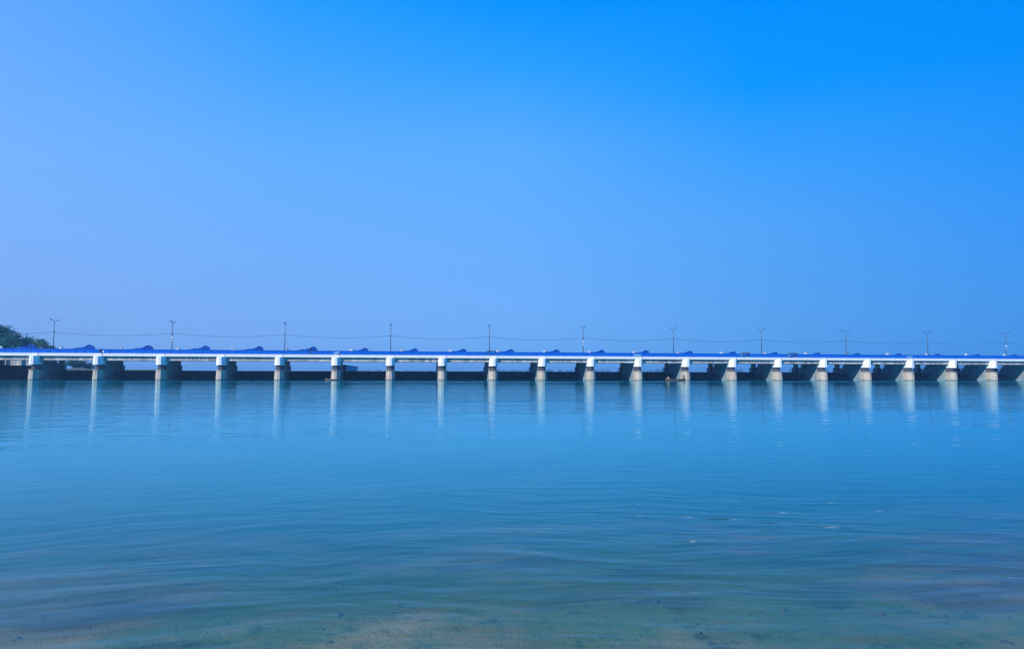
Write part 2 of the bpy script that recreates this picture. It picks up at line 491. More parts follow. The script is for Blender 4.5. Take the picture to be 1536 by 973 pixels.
att.data.foreach_set('value', deps)
um = MB()
um.add([(-6000, 203.2, UP_LEVEL), (6000, 203.2, UP_LEVEL), (6000, 6900, UP_LEVEL), (-6000, 6900, UP_LEVEL)], [(0, 1, 2, 3)])
structure(um.build('pond_water', water_mat('pond_water', False)))

# stones lying on the bed in the shallows
rs = random.Random(5)
sm = MB()
ico = [(0, 0, 1)] + [(.89 * math.cos(R(72 * k)), .89 * math.sin(R(72 * k)), .45) for k in range(5)] + [(.89 * math.cos(R(72 * k + 36)), .89 * math.sin(R(72 * k + 36)), -.45) for k in range(5)] + [(0, 0, -1)]
icf = [(0, 1 + k, 1 + (k + 1) % 5) for k in range(5)] + [(1 + k, 6 + k, 1 + (k + 1) % 5) for k in range(5)] + [(6 + k, 6 + (k + 1) % 5, 1 + (k + 1) % 5) for k in range(5)] + [(11, 6 + (k + 1) % 5, 6 + k) for k in range(5)]
for _ in range(620):
    y = 4.3 + 5.5 * rs.random() ** 1.6; x = rs.uniform(-.85, .98) * y
    if nz(x, y, .6, 12) < rs.uniform(-.35, .25): continue
    r = rs.uniform(.006, .015) * (1 + 1.8 * rs.random() ** 5); a = rs.random() * 6.3; z = bed(x, y)
    sx, sy, sz = r * rs.uniform(.8, 1.6), r, r * rs.uniform(.4, .7)
    j = [rs.uniform(.8, 1.2) for _ in ico]
    sm.add([(x + (p[0] * sx * math.cos(a) - p[1] * sy * math.sin(a)) * q, y + (p[0] * sx * math.sin(a) + p[1] * sy * math.cos(a)) * q, z + .3 * sz + p[2] * sz * q) for p, q in zip(ico, j)], icf)
M['stone'] = weathered('wet_stone', (.075, .07, .055), (.025, .03, .025), .8, 6.0, False)
stones = sm.build('river_stones', M['stone'], smooth=True); stones['kind'] = 'stuff'

# ------------------------------------------------------------------ the barrage
Y0 = 190.0                          # front face of the pier heads
CAPS = [52.5, 148.4, 242.5, 332.5, 419.7, 504.5, 586.2, 664.2, 740.5, 814, 887, 958, 1029.2, 1099, 1167, 1234.5, 1300, 1364, 1427.8, 1488.2]
PX = [px_x(u, Y0) for u in CAPS]    # 20 piers in view; the row goes on out of the frame both ways
S0, S1 = PX[1] - PX[0], PX[-1] - PX[-2]
PX = [PX[0] - S0 * k for k in (4, 3, 2, 1)] + PX + [PX[-1] + 14.3 * k for k in (1, 2, 3, 4)]
FIRST = 4                           # index of the leftmost pier in view
W = 2.24                            # pier thickness
XL, XR = PX[0] - 8, PX[-1] + 8
FASCIA_B, TOP = 5.95, 6.69
ROAD_Z = 6.20
GB = 4.88                           # girder soffit

barrage = thing('barrage', 'long low river barrage with white pier heads, white parapet and dark sluice gates', 'bridge', (0, Y0, 0))
def loc(o): return o
def hexnose(w, yb, fl, ang):
    """plan outline of a pier head with three front facets, back edge at yb; front at y = 0"""
    c = (w - fl) / 2; d = c * math.tan(ang)
    return [(-w / 2, yb), (-w / 2, d), (-fl / 2, 0), (fl / 2, 0), (w / 2, d), (w / 2, yb)]
proto = None
pier_objs = []
for i, x in enumerate(PX):
    if proto is None:
        root = MB()
        # main wall of the pier; its back leans out towards the gate sill
        root.prism_x([(1.62, -3), (12.6, -3), (12.6, 1.2), (11.6, 2.35), (9.4, 4.86), (1.62, 4.86)], -W / 2 + .03, W / 2 - .03)
        body = root.build('pier', M['side'], barrage)
        nose = MB(); pl = [(a, b - 1.12) for a, b in hexnose(W, 2.74, .68, R(56))]
        back = lambda b: b < 1.6
        plb = [(a * 1.16, b - .50 if back(b) else b) for a, b in pl]
        nose.prism(plb, -3, 2.42, pl)
        nose.build('pier_nose', M['nose'], body)
        led = MB(); led.prism([(a * 1.09, b - .22 if back(b) else b) for a, b in pl], 2.422, 2.60)
        led.build('ledge', M['concrete'], body, bevel=.04)
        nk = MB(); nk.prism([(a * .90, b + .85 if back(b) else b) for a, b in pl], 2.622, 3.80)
        nk.build('neck_band', M['neck'], body)  # recessed neck, shade under the cap painted into its colour
        cp = MB(); cpl = [(a * 1.02, b - .12 if back(b) else b) for a, b in pl]
        cp.prism([(a * 1.05, b) for a, b in cpl], 3.802, 5.947, cpl)
        cp.build('pier_cap', M['white_paint'], body, bevel=.03)
        # rear hoist column on its dark counterweight housing
        hc = MB(); hc.box(-.55, .55, 14.0, 15.1, 3.78, 6.9)
        hc.build('hoist_column', M['concrete'], body)
        hb = MB(); hb.box(-.8, .8, 13.6, 15.6, -2.5, 3.778)
        hb.build('counterweight_housing', M['steel_dark'], body)
        st = MB()
        for sx in (-.62, .02):
            st.bar((sx, 9.75, 4.75), (sx, 12.35, 2.42), .07, .16)
            st.bar((sx, 9.75, 5.6), (sx, 12.35, 3.3), .05, .05)
            for k in range(4):
                t_ = k / 3; st.bar((sx, 9.75 + 2.6 * t_, 4.75 - 2.33 * t_), (sx, 9.75 + 2.6 * t_, 5.6 - 2.3 * t_), .045, .045)
        for k in range(9):
            t_ = (k + .5) / 9; st.box(-.6, 0, 9.65 + 2.6 * t_, 9.9 + 2.6 * t_, 4.73 - 2.33 * t_, 4.77 - 2.33 * t_)
        st.build('stair', M['pale_steel'], body)
        for s in (-1, 1):
            tb = MB(); tb.box(s * W / 2 - (.03 if s > 0 else .42), s * W / 2 + (.42 if s > 0 else .03), 7.4, 8.3, 1.35, 1.95)
            tb.build('trunnion_block', M['steel_dark'], body)
        body.location = (x, 0, 0)
        proto = body
    else:
        body = copy_tree(proto, barrage); body.location = (x, 0, 0)
    pier_objs.append(body)
# gates between the piers
for i in range(len(PX) - 1):
    a, b = PX[i] + W / 2 + .04, PX[i + 1] - W / 2 - .04
    raised = 1.25 if i == FIRST - 1 else 0.0
    rusty = i - FIRST in (4, 5, 11)
    g = MB()
    top = 2.32 + raised
    prof = []
    for k in range(7):                     # curved skin plate, convex upstream
        z = -1.5 + raised + (top + 1.5 - raised) * k / 6
        prof.append((12.0 + .9 * math.cos((z - .6) * .35) - .9, z))
    prof += [(y_ + .12, z) for y_, z in reversed(prof)]
    g.prism_x(prof, a, b)
    n = 14
    for k in range(n + 1):                 # stiffeners and walings on the dry side
        x = a + .1 + (b - a - .2) * k / n
        g.box(x - .04, x + .04, 11.55, 12.02, -1.2 + raised, top - .05)
    for z in (-.6, .7, 1.75): g.box(a, b, 11.42, 11.98, z + raised - .09, z + raised + .09)
    go = g.build('sluice_gate', M['steel_rust' if rusty else 'steel_dark'], barrage)
    if rusty: go['label'] = 'rust brown ribbed sluice gate'
    if raised: go['label'] = 'dark sluice gate lifted higher than the rest'
    for s, x in ((1, a), (-1, b)):
        am = MB()
        for zz in (.2, 1.7): am.bar((x + s * .25, 7.85, 1.65), (x + s * 2.4, 11.5, zz + raised), .2, .22)
        am.bar((x + s * 2.4, 11.48, .1 + raised), (x + s * 2.4, 11.48, 1.9 + raised), .2, .2)
        am.build('gate_arm', M['steel_rust' if rusty else 'steel_dark'], go)
    wk = MB(); wk.box(a, b, 11.35, 12.35, top + .012, top + .07)
    wk.build('gate_walkway', M['galv'], go)
# deck, girders, parapet, road
d = MB(); d.box(XL, XR, -.02, 17.2, 5.75, ROAD_Z - .06)
deck = d.build('deck_slab', M['girder'], barrage)
for i in range(len(PX) - 1):
    g = MB()
    a, b = PX[i] + .30, PX[i + 1] - .30
    for k, yy in enumerate((.50, 3.2, 5.7, 8.3)):
        g.prism_x([(yy - .30, GB), (yy + .30, GB), (yy + .30, GB + .2), (yy + .14, GB + .3), (yy + .14, 5.745), (yy - .14, 5.745), (yy - .14, GB + .3), (yy - .30, GB + .2)], PX[i] + W / 2 + .06, PX[i + 1] - W / 2 - .06)
        nst = 6
        for q in range(nst + 1):
            xq = a + 1.3 + (b - a - 2.6) * q / nst
            g.box(xq - .1, xq + .1, yy - .26, yy - .142, GB + .3, 5.743)
    g.build('girder', M['girder'], barrage)
p = MB()
p.box(XL, XR, -.30, -.022, FASCIA_B, TOP - .09)
p.box(XL, XR, -.36, .08, TOP - .088, TOP)
par = p.build('parapet', M['white_paint'], barrage, bevel=.02)
jn = MB()
for x in PX:
    jn.box(x + .9, x + .94, -.375, .09, FASCIA_B - .01, TOP + .01)
jn.build('expansion_joint', M['neck'], par)
rd = MB(); rd.box(XL, XR, .09, 7.0, ROAD_Z - .058, ROAD_Z)
rd.build('roadway', M['asphalt'], barrage)
hd = MB(); hd.box(XL, XR, 7.65, 15.4, 6.9, 7.15)
hd.build('hoist_deck', M['blue_dark'], barrage)
# drain pipes / stains under the fascia
dp = MB()
for i in range(len(PX) - 1):
    for q in (.3, .7):
        x = PX[i] + (PX[i + 1] - PX[i]) * q
        dp.tube([(x, -.1, FASCIA_B), (x, -.1, FASCIA_B - .28)], .05, 6)
dp.build('drain_pipe', M['galv'], par)

# blue steel barrier between road and hoist deck: one panel per bay
barrier = thing('steel_barrier', 'bright blue painted steel barrier running the whole length behind the white parapet', 'barrier', (0, Y0, 0))
BT = 7.93
for i in range(len(PX) - 1):
    a, b = PX[i] + .02, PX[i + 1] - .02
    b0 = MB()
    b0.box(a, b, 7.12, 7.5, ROAD_Z, BT - .14)
    b0.box(a, b, 7.02, 7.6, BT - .138, BT)
    b0.box(a, b, 7.05, 7.118, ROAD_Z + .6, ROAD_Z + .72)
    b0.build('barrier_panel', M['blue'], barrier, bevel=.015)
    ps = MB()
    for q in range(8):
        x = a + .3 + (b - a - .6) * q / 7
        ps.box(x - .05, x + .05, 7.05, 7.117, ROAD_Z, BT - .142)
    ps.build('barrier_post', M['blue'], barrier)
for u, w_ in ((956, 2.4), (1364, 2.2), (505, 1.6)):
    fp = MB(); x = px_x(u, Y0 + 7.0)
    fp.box(x - w_ / 2, x + w_ / 2, 7.0, 7.018, ROAD_Z + .7, BT - .3)
    o = fp.build('faded_panel', M['blue_faded'], barrier); o['label'] = 'pale faded blue cover panel'

# ------------------------------------------------------------------ hoist units (blue humps)
def hoist():
    t = thing('gate_hoist', '', 'hoist', (0, 0, 0), 0, 'blue gate hoists along the barrage')
    b = MB(); b.box(-5.0, 1.3, .15, 1.5, 7.15, 7.75)
    b.build('bed_frame', M['blue_dark'], t)
    h = MB()
    c = MB()
    cx, cz, r = 0, 8.32, 1.0
    prof = [(-5.0, 7.76), (1.0, 7.76), (1.0, 8.32)]
    for k in range(0, 13): prof.append((cx + r * math.cos(R(k * 12.5)), cz + r * math.sin(R(k * 12.5))))
    prof += [(-1.35, 8.86), (-2.1, 8.60), (-3.0, 8.42), (-4.0, 8.30), (-5.0, 8.22)]
    c.prism_y(prof, .25, 1.4)
    co = c.build('wheel_cover', M['blue_cover'], t)
    rm = MB()
    seg = 28
    ring = []
    for k in range(seg):
        a0, a1 = 2 * math.pi * k / seg, 2 * math.pi * (k + 1) / seg
        pr = [(cx + rr * math.cos(aa), cz + rr * math.sin(aa)) for rr, aa in ((.95, a0), (.95, a1), (1.10, a1), (1.10, a0))]
        if min(q[1] for q in pr) > 7.76: rm.prism_y(pr, .12, .248)
    rm.build('wheel_rim', M['blue_dark'], co)
    hb = MB(); hb.disc_y(.08, 8.35, .27, .05, .247, 16); hb.disc_y(.08, 8.35, .12, -.05, .049, 12)
    hb.build('hub', M['steel_dark'], co)
    mt = MB(); mt.tube([(-3.7, .8, 8.32), (-3.2, .8, 8.44), (-2.8, .8, 8.5)], [.16, .2, .17], 10)
    mt.build('motor', M['steel_dark'], t)
    return t
HUMPS = [45, 133.6, 221.9, 308, 389, 470, 547.5, 622, 695, 766.5, 835, 903, 969.5, 1035.2, 1100.8, 1163.6, 1227.3, 1287.2, 1349.2, 1408, 1467.5, 1523]
names_n = ['first', 'second', 'third', 'fourth', 'fifth', 'sixth', 'seventh', 'eighth', 'ninth', 'tenth', 'eleventh']
def nth(k, n):
    """where a repeat stands in its row, counted from the nearer end"""
    if k == 0: return 'leftmost'
    if k == n - 1: return 'rightmost'
    if k < (n + 1) // 2: return names_n[k] + ' from the left end'
    return names_n[n - 1 - k] + ' from the right end'
hp = hoist()
YH = Y0 + 11.5
for k, u in enumerate(HUMPS):
    o = hp if k == 0 else copy_tree(hp)
    k_ = .90 - .12 * smooth(480, 560, u) - .18 * smooth(850, 1400, u)   # smaller units towards the far end
    o.scale = ((1 + k_) / 2, 1, k_)
    o.location = (px_x(u, YH), YH, 7.15 * (1 - k_))
    o['label'] = 'blue round-backed gate hoist on the barrage, ' + nth(k, len(HUMPS)) + ' of the row'
    o['group'] = 'blue gate hoists along the barrage'

# ------------------------------------------------------------------ white control cabinets
def cabinet():
    t = thing('control_cabinet', '', 'cabinet', (0, 0, 0), 0, 'white control cabinets along the barrage')
    b = MB(); b.box(-.36, .36, -.25, .25, 7.72, 8.5); b.build('box', M['cabinet_white'], t, bevel=.02)
    r_ = MB(); r_.prism_x([(-.4, 8.502), (.36, 8.502), (.36, 8.60), (-.4, 8.56)], -.5, .5); r_.build('rain_hood', M['cabinet_white'], t)
    d_ = MB(); d_.box(-.3, .3, -.268, -.252, 7.8, 8.44); d_.build('door', M['pale_steel'], t)
    l_ = MB()
    for sx in (-.28, .28):
        for sy in (-.18, .18): l_.box(sx - .03, sx + .03, sy - .03, sy + .03, 7.15, 7.718)
    l_.build('leg_frame', M['galv'], t)
    return t
CABS = [1.5, 91.5, 182, 267, 350.5, 431.5, 527, 603, 676, 747, 816.5, 884, 951, 1017, 1082, 1146, 1209, 1271, 1331.5, 1390.5, 1449.5, 1507]
cb = cabinet()
YC = Y0 + 9.6
for k, u in enumerate(CABS):
    o = cb if k == 0 else copy_tree(cb)
    o.location = (px_x(u, YC), YC, 0)
    o.rotation_euler = (0, 0, random.uniform(-.25, .25))
    o['label'] = 'small white control cabinet above the blue barrier, ' + nth(k, len(CABS)) + ' of the row'

# ------------------------------------------------------------------ street lamps
YL = Y0 + 8.8
def lamp():
    t = thing('street_lamp', '', 'street lamp', (0, 0, 0), 0, 'twin-armed street lamps along the barrage')
    b = MB(); b.box(-.22, .22, -.22, .22, 7.15, 7.25); b.tube([(0, 0, 7.25), (0, 0, 8.0)], [.15, .14], 10); b.build('base', M['galv'], t)
    p_ = MB(); p_.tube([(0, 0, 8.0), (0, 0, 12.2), (0, 0, 14.75)], [.115, .095, .075], 10); p_.build('pole', M['galv'], t, True)
    c_ = MB(); c_.tube([(0, 0, 12.15), (0, 0, 12.45)], .17, 10); c_.build('collar', M['wire'], t)
    for s in (-1, 1):
        a_ = MB(); a_.tube([(0, 0, 14.7), (0, s * .35, 15.0), (0, s * .9, 15.28), (0, s * 1.35, 15.42)], [.06, .055, .05, .05], 8)
        ao = a_.build('arm', M['galv'], t, True)
        h_ = MB(); h_.prism_x([(s * 1.25, 15.36), (s * 1.35, 15.33), (s * 1.95, 15.46), (s * 2.05, 15.53), (s * 1.9, 15.60), (s * 1.35, 15.52)], -.15, .15)
        ho = h_.build('lamp_head', M['galv'], t)
        g_ = MB(); g_.prism_x([(s * 1.42, 15.338), (s * 1.90, 15.44), (s * 1.90, 15.41), (s * 1.42, 15.31)], -.11, .11)
        g_.build('diffuser', M['lamp_glass'], ho)
    return t
LAMPS = [80.5, 258, 427, 586, 734.5, 875, 1010.6, 1142.6, 1269, 1391.5, 1508.7]
lp = lamp()
lamp_x = []
for k, u in enumerate(LAMPS):
    o = lp if k == 0 else copy_tree(lp)
    x = px_x(u, YL); lamp_x.append(x)
    o.location = (x, YL, 0)
    o.rotation_euler = (random.uniform(-.006, .006), random.uniform(-.008, .008), random.uniform(-.06, .06))
    place = ['leftmost, beside the green trees', 'second from the trees'] + [names_n[j] + ' from the trees' for j in range(2, 9)] + ['last but one at the right', 'rightmost of the row']
    o['label'] = 'grey twin-armed street lamp, ' + place[k]
for k in (1, 5, 10):
    o = [q for q in bpy.data.objects if q.get('category') == 'street lamp'][k]
    jb = MB(); jb.box(-.2, .2, -.32, -.1, 10.9, 11.35); jb.box(-.13, .13, -.24, -.1, 10.2, 10.5)
    jb.build('junction_box', M['cabinet_white'], o)
# overhead cable from lamp to lamp
cbm = MB()
ext = [lamp_x[0] - 28.5] + lamp_x + [lamp_x[-1] + 28.6]
for i in range(len(ext) - 1):
    a, b = ext[i], ext[i + 1]
    pts = [(a + (b - a) * k / 12, YL - .12, 12.3 - .75 * 4 * (k / 12) * (1 - k / 12)) for k in range(13)]
    cbm.tube(pts, .035, 5)
tag(cbm.build('overhead_cable', M['wire']), 'thin dark overhead cable sagging from lamp pole to lamp pole above the barrage', 'cable')

# ------------------------------------------------------------------ vehicles on the road
def rickshaw(name, label, u, y, canopy, body, rz=0.0):
    t = thing(name, label, 'rickshaw', (px_x(u, y), y, ROAD_Z), rz, 'rickshaws on the barrage road')
    b = MB()   # tub with sloped nose, along x
    b.prism_y([(-1.25, .32), (.75, .32), (1.15, .45), (1.30, .80), (1.12, 1.02), (.95, 1.02), (.80, .62), (-.45, .62), (-.50, 1.0), (-1.25, 1.0)], -.56, .56)
    b.build('body', body, t, bevel=.03)
    s = MB(); s.box(-1.1, -.55, -.5, .5, .98, 1.06); s.box(-1.24, -1.08, -.5, .5, 1.0, 1.42); s.box(-.1, .3, -.4, .4, .62, .84)
    s.build('seat', M['canopy_black'], t)
    r_ = MB(); r_.prism_y([(-1.38, 1.70), (1.10, 1.72), (1.16, 1.78), (.9, 1.88), (-.2, 1.93), (-1.2, 1.90), (-1.40, 1.80)], -.64, .64)
    r_.build('canopy', canopy, t, bevel=.03)
    f = MB()
    for x0, x1 in ((-1.2, -1.25), (-.45, -.45), (1.15, .95)):
        for s_ in (-.55, .55): f.bar((x0, s_, .95), (x1, s_, 1.72), .05, .05)
    f.build('canopy_frame', M['steel_dark'], t)
    g = MB(); g.bar((1.13, 0, 1.05), (.98, 0, 1.68), .95, .02)
    g.build('windscreen', M['glass'], t)
    for x, yy in ((-.95, -.52), (-.95, .52), (1.02, 0)):
        w = MB(); w.disc_y(x, .27, .27, yy - .06, yy + .06, 16)
        wo = w.build('wheel', M['black'], t)
        h = MB(); h.disc_y(x, .27, .13, yy - .075, yy + .075, 10); h.build('rim', M['pale_steel'], wo)
    return t
YV = Y0 + 3.2
rickshaw('auto_rickshaw', 'dark-roofed rickshaw on the barrage road in front of the left blue hoist wheels', 470, YV, M['canopy_black'], M['rick_blue'])
rickshaw('auto_rickshaw', 'black-roofed rickshaw passing right beside a street lamp at mid-barrage', 738, YV, M['canopy_black'], M['rick_green'])
rickshaw('auto_rickshaw', 'maroon-roofed blue rickshaw on the right half of the barrage road', 1117.5, YV, M['canopy_maroon'], M['rick_blue'], math.pi)
rickshaw('auto_rickshaw', 'dark-roofed blue rickshaw farthest right on the barrage road', 1188, YV, M['canopy_black'], M['rick_blue'], math.pi)

# ------------------------------------------------------------------ people
def figure(name, label, at, rz, joints, cloth, parts, cat='person'):
    """one continuous skinned body; joints: name -> (pos, radius), bones as pairs"""
    pos, bones = joints
    names = list(pos)
    idx = {n: i for i, n in enumerate(names)}
    vs_ = [pos[n][0] for n in names]; rs = [pos[n][1] for n in names]
    es = [(idx[a], idx[b]) for a, b in bones]
    for side in 'LR':       # five fingers per hand, slightly curled
        if 'hand' + side not in idx: continue
        h = Vector(pos['hand' + side][0]); e = Vector(pos['elbow' + side][0])
        d_ = (h - e).normalized(); q = d_.orthogonal().normalized(); cr = d_.cross(q)
        for k, (off, ln) in enumerate(((-.036, .065), (-.012, .08), (.012, .085), (.036, .075), (-.05, .05))):
            sp = .03 if k < 4 else -.01
            a = h + q * off + d_ * sp
            b = h + q * off * (1.1 if k < 4 else 1.7) + d_ * (sp + ln * .6) + cr * .01
            c = h + q * off * (1.1 if k < 4 else 1.8) + d_ * (sp + ln) + cr * .03
            n0 = len(vs_)
            vs_ += [tuple(a), tuple(b), tuple(c)]; rs += [.010, .009, .008]
            es += [(idx['hand' + side], n0), (n0, n0 + 1), (n0 + 1, n0 + 2)]
    me = bpy.data.meshes.new(name); me.from_pydata(vs_, es, [])
    ob = bpy.data.objects.new(name, me); COL.objects.link(ob)
    mod = ob.modifiers.new('skin', 'SKIN'); mod.use_smooth_shade = True
    for i, sv in enumerate(me.skin_vertices[0].data):
        sv.radius = (rs[i], rs[i]); sv.use_root = (names[i] == 'pelvis') if i < len(names) else False
    sub = ob.modifiers.new('sub', 'SUBSURF'); sub.levels = 1; sub.render_levels = 1
    dg = bpy.context.evaluated_depsgraph_get()
    nm = bpy.data.meshes.new_from_object(ob.evaluated_get(dg))
    bpy.data.objects.remove(ob)
    nm.materials.clear(); nm.materials.append(M['skin'])
    for pl_ in nm.polygons: pl_.use_smooth = True
    body = bpy.data.objects.new(name, nm); COL.objects.link(body)
    body.location = at; body.rotation_euler = (0, 0, rz)
    tag(body, label, cat)
    for pname, mat, chains in parts:
        mb = MB()
        for pts, rad in chains: mb.tube([Vector(p) for p in pts], rad, 12)
        mb.build(pname, mat, body, True)
    hd_ = Vector(pos['head'][0])
    hr = MB(); rings = []
    segs = 12
    vs2, fs2 = [], []
    for a in range(6):
        th = R(90 - a * 17)
        for k in range(segs):
            ph = 2 * math.pi * k / segs
            back = .35 if math.cos(ph) < 0 else 0
            th2 = th - R(26 * back * a / 3)
            vs2.append((hd_.x + .112 * math.cos(th2) * math.cos(ph) - .008, hd_.y + .098 * math.cos(th2) * math.sin(ph), hd_.z + .015 + .128 * math.sin(th2)))
    for a in range(5):
        for k in range(segs):
            fs2.append((a * segs + k, a * segs + (k + 1) % segs, (a + 1) * segs + (k + 1) % segs, (a + 1) * segs + k))
    hr.add(vs2, fs2); hr.build('hair', M['hair'], body, True)
    fc = MB()
    for s in (-1, 1):
        fc.tube([(hd_.x + .088, hd_.y + s * .035, hd_.z + .01), (hd_.x + .102, hd_.y + s * .035, hd_.z + .01)], .012, 6)
    fc.build('eyes', M['hair'], body)
    nn = MB(); nn.tube([(hd_.x + .09, hd_.y, hd_.z + .02), (hd_.x + .122, hd_.y, hd_.z - .03), (hd_.x + .092, hd_.y, hd_.z - .04)], [.010, .016, .012], 6)
    for s in (-1, 1): nn.tube([(hd_.x - .005, hd_.y + s * .092, hd_.z + .03), (hd_.x - .01, hd_.y + s * .106, hd_.z), (hd_.x, hd_.y + s * .092, hd_.z - .035)], [.012, .018, .010], 6)
    nn.tube([(hd_.x + .085, hd_.y - .025, hd_.z - .068), (hd_.x + .096, hd_.y, hd_.z - .066), (hd_.x + .085, hd_.y + .025, hd_.z - .068)], .008, 6)
    nn.build('face', M['skin'], body)
    return body
BONES = [('pelvis', 'waist'), ('waist', 'chest'), ('chest', 'neck'), ('neck', 'jaw'), ('jaw', 'head'), ('head', 'crown'),
         ('chest', 'shoulderL'), ('shoulderL', 'elbowL'), ('elbowL', 'handL'), ('chest', 'shoulderR'), ('shoulderR', 'elbowR'), ('elbowR', 'handR'),
         ('pelvis', 'hipL'), ('hipL', 'kneeL'), ('kneeL', 'ankleL'), ('ankleL', 'toeL'), ('pelvis', 'hipR'), ('hipR', 'kneeR'), ('kneeR', 'ankleR'), ('ankleR', 'toeR')]
def upper(px, pz, lean, elbows, hands):
    """torso leaning forward (+x) by lean radians from a pelvis at (px, 0, pz)"""
    c, s = math.cos(lean), math.sin(lean)
    def up(h, fx=0.0, y=0.0): return (px + s * h + c * fx, y, pz + c * h - s * fx)
    d_ = {'pelvis': (up(0), .13), 'waist': (up(.2), .125), 'chest': (up(.40), .145), 'neck': (up(.54), .062), 'jaw': (up(.60, .02), .075), 'head': (up(.68, .02), .095), 'crown': (up(.76, .01), .07),
          'shoulderL': (up(.45, 0, .17), .062), 'shoulderR': (up(.45, 0, -.17), .062)}
    for k in 'LR':
        d_['elbow' + k] = (elbows[k], .042); d_['hand' + k] = (hands[k], .034)
    return d_, up

# fishing boat with two men by the fourth pier from the right half
def boat(name, label, u0, u1, y, hullm, plankm, h=.42, beam=1.1):
    xa, xb = px_x(u0, y), px_x(u1, y)
    L_ = xb - xa
    t = thing(name, label, 'boat', ((xa + xb) / 2, y, 0))
    n = 15
    vs_, fs_ = [], []
    for i in range(n):
        s = i / (n - 1); x = (s - .5) * L_
        w = beam / 2 * max(.06, (math.sin(math.pi * (.04 + .92 * s))) ** .6)
        rise = h * (1 + .9 * abs(2 * s - 1) ** 2.6)
        vs_ += [(x, -w, rise), (x, -w * .75, .02), (x, 0, -.16 + .25 * abs(2 * s - 1) ** 3), (x, w * .75, .02), (x, w, rise),
                (x, w - .05, rise), (x, w * .7 - .03, .08), (x, 0, .04 + .2 * abs(2 * s - 1) ** 3), (x, -w * .7 + .03, .08), (x, -w + .05, rise)]
    for i in range(n - 1):
        for k in range(10):
            fs_.append((i * 10 + k, i * 10 + (k + 1) % 10, (i + 1) * 10 + (k + 1) % 10, (i + 1) * 10 + k))
    fs_.append(tuple(range(9, -1, -1))); fs_.append(tuple((n - 1) * 10 + k for k in range(10)))
    hm = MB(); hm.add(vs_, fs_); hm.build('hull', hullm, t)
    pk = MB()
    for q in (-.28, .02, .3):
        ww = beam / 2 * .86
        pk.box(q * L_ - .13, q * L_ + .13, -ww, ww, h * .72, h * .72 + .04)
    pk.build('thwart', plankm, t)
    gw = MB()
    for s_ in (-1, 1):
        pts = []
        for i in range(n):
            s = i / (n - 1); w = beam / 2 * max(.06, (math.sin(math.pi * (.04 + .92 * s))) ** .6)
            pts.append(((s - .5) * L_, s_ * w, h * (1 + .9 * abs(2 * s - 1) ** 2.6) + .01))
        gw.tube(pts, .035, 6)
    gw.build('gunwale', plankm, t)
    return t, L_
YB = 184.0
bt, BL = boat('fishing_boat', 'narrow brown wooden fishing boat with two men in it in front of a pier', 998, 1027.5, YB, M['wood'], M['wood'], .34)
bx = bt.location.x
# seated man, pale yellow shirt, at the left end, facing right
j, up = upper(0, .42, .18, {'L': (.18, .2, .62), 'R': (.18, -.2, .62)}, {'L': (.42, .16, .56), 'R': (.42, -.16, .56)})
for k, s in (('L', 1), ('R', -1)):
    j['hip' + k] = ((.05, s * .1, .42), .09); j['knee' + k] = ((.42, s * .16, .60), .062); j['ankle' + k] = ((.46, s * .14, .18), .045); j['toe' + k] = ((.64, s * .15, .13), .035)
figure('person', 'man in a pale yellow shirt sitting at the left end of the fishing boat', (px_x(1001.5, YB), YB, 0), 0.0, (j, BONES), None,
       [('shirt', M['cloth_yellow'], [([up(-.02), up(.12), up(.3), up(.42), up(.5)], [.165, .165, .185, .19, .09]), ([up(.45, 0, .15), (.12, .2, .70)], [.085, .065]), ([up(.45, 0, -.15), (.12, -.2, .70)], [.085, .065])]),
        ('sarong', M['cloth_yellow'], [([(-.08, 0, .40), (.15, .0, .48), (.42, 0, .58), (.45, 0, .40)], [.15, .19, .20, .17])])])
# standing man, dark clothes, poling at the right end
j, up = upper(0, .98, .10, {'L': (.22, .22, 1.22), 'R': (.18, -.24, 1.2)}, {'L': (.40, .08, 1.42), 'R': (.40, .0, 1.12)})
for k, s in (('L', 1), ('R', -1)):
    j['hip' + k] = ((0, s * .1, .95), .09); j['knee' + k] = ((.05, s * .14, .56), .062); j['ankle' + k] = ((.0, s * .16, .16), .045); j['toe' + k] = ((.16, s * .17, .11), .035)
man = figure('person', 'man in dark clothes standing at the right end of the fishing boat with a pole', (px_x(1025.5, YB), YB, 0), math.pi, (j, BONES), None,
       [('shirt', M['cloth_dark'], [([up(-.04), up(.12), up(.3), up(.42), up(.5)], [.155, .16, .185, .19, .09]), ([up(.45, 0, .15), (.20, .215, 1.24)], [.085, .06]), ([up(.45, 0, -.15), (.17, -.235, 1.22)], [.085, .06])]),
        ('trousers', M['cloth_dark'], [([(0, .09, 1.0), (.05, .14, .56), (.01, .16, .24)], [.12, .085, .075]), ([(0, -.09, 1.0), (.05, -.14, .56), (.01, -.16, .24)], [.12, .085, .075])])])
pm = MB(); px_ = px_x(1025.5, YB)
pm.tube([(px_ - .30, YB - .62, -.4), (px_ - .42, YB - .02, 1.28), (px_ - .52, YB + .45, 2.6)], .022, 6)
tag(pm.build('boat_pole', M['wood']), 'long thin wooden pole held by the standing boatman', 'pole')
# moored canoe at the foot of the sixth pier
boat('canoe', 'low pale empty canoe moored at the foot of a pier left of centre', 489, 508.5, 186.6, M['wood'], M['wood_pale'], .24, .9)

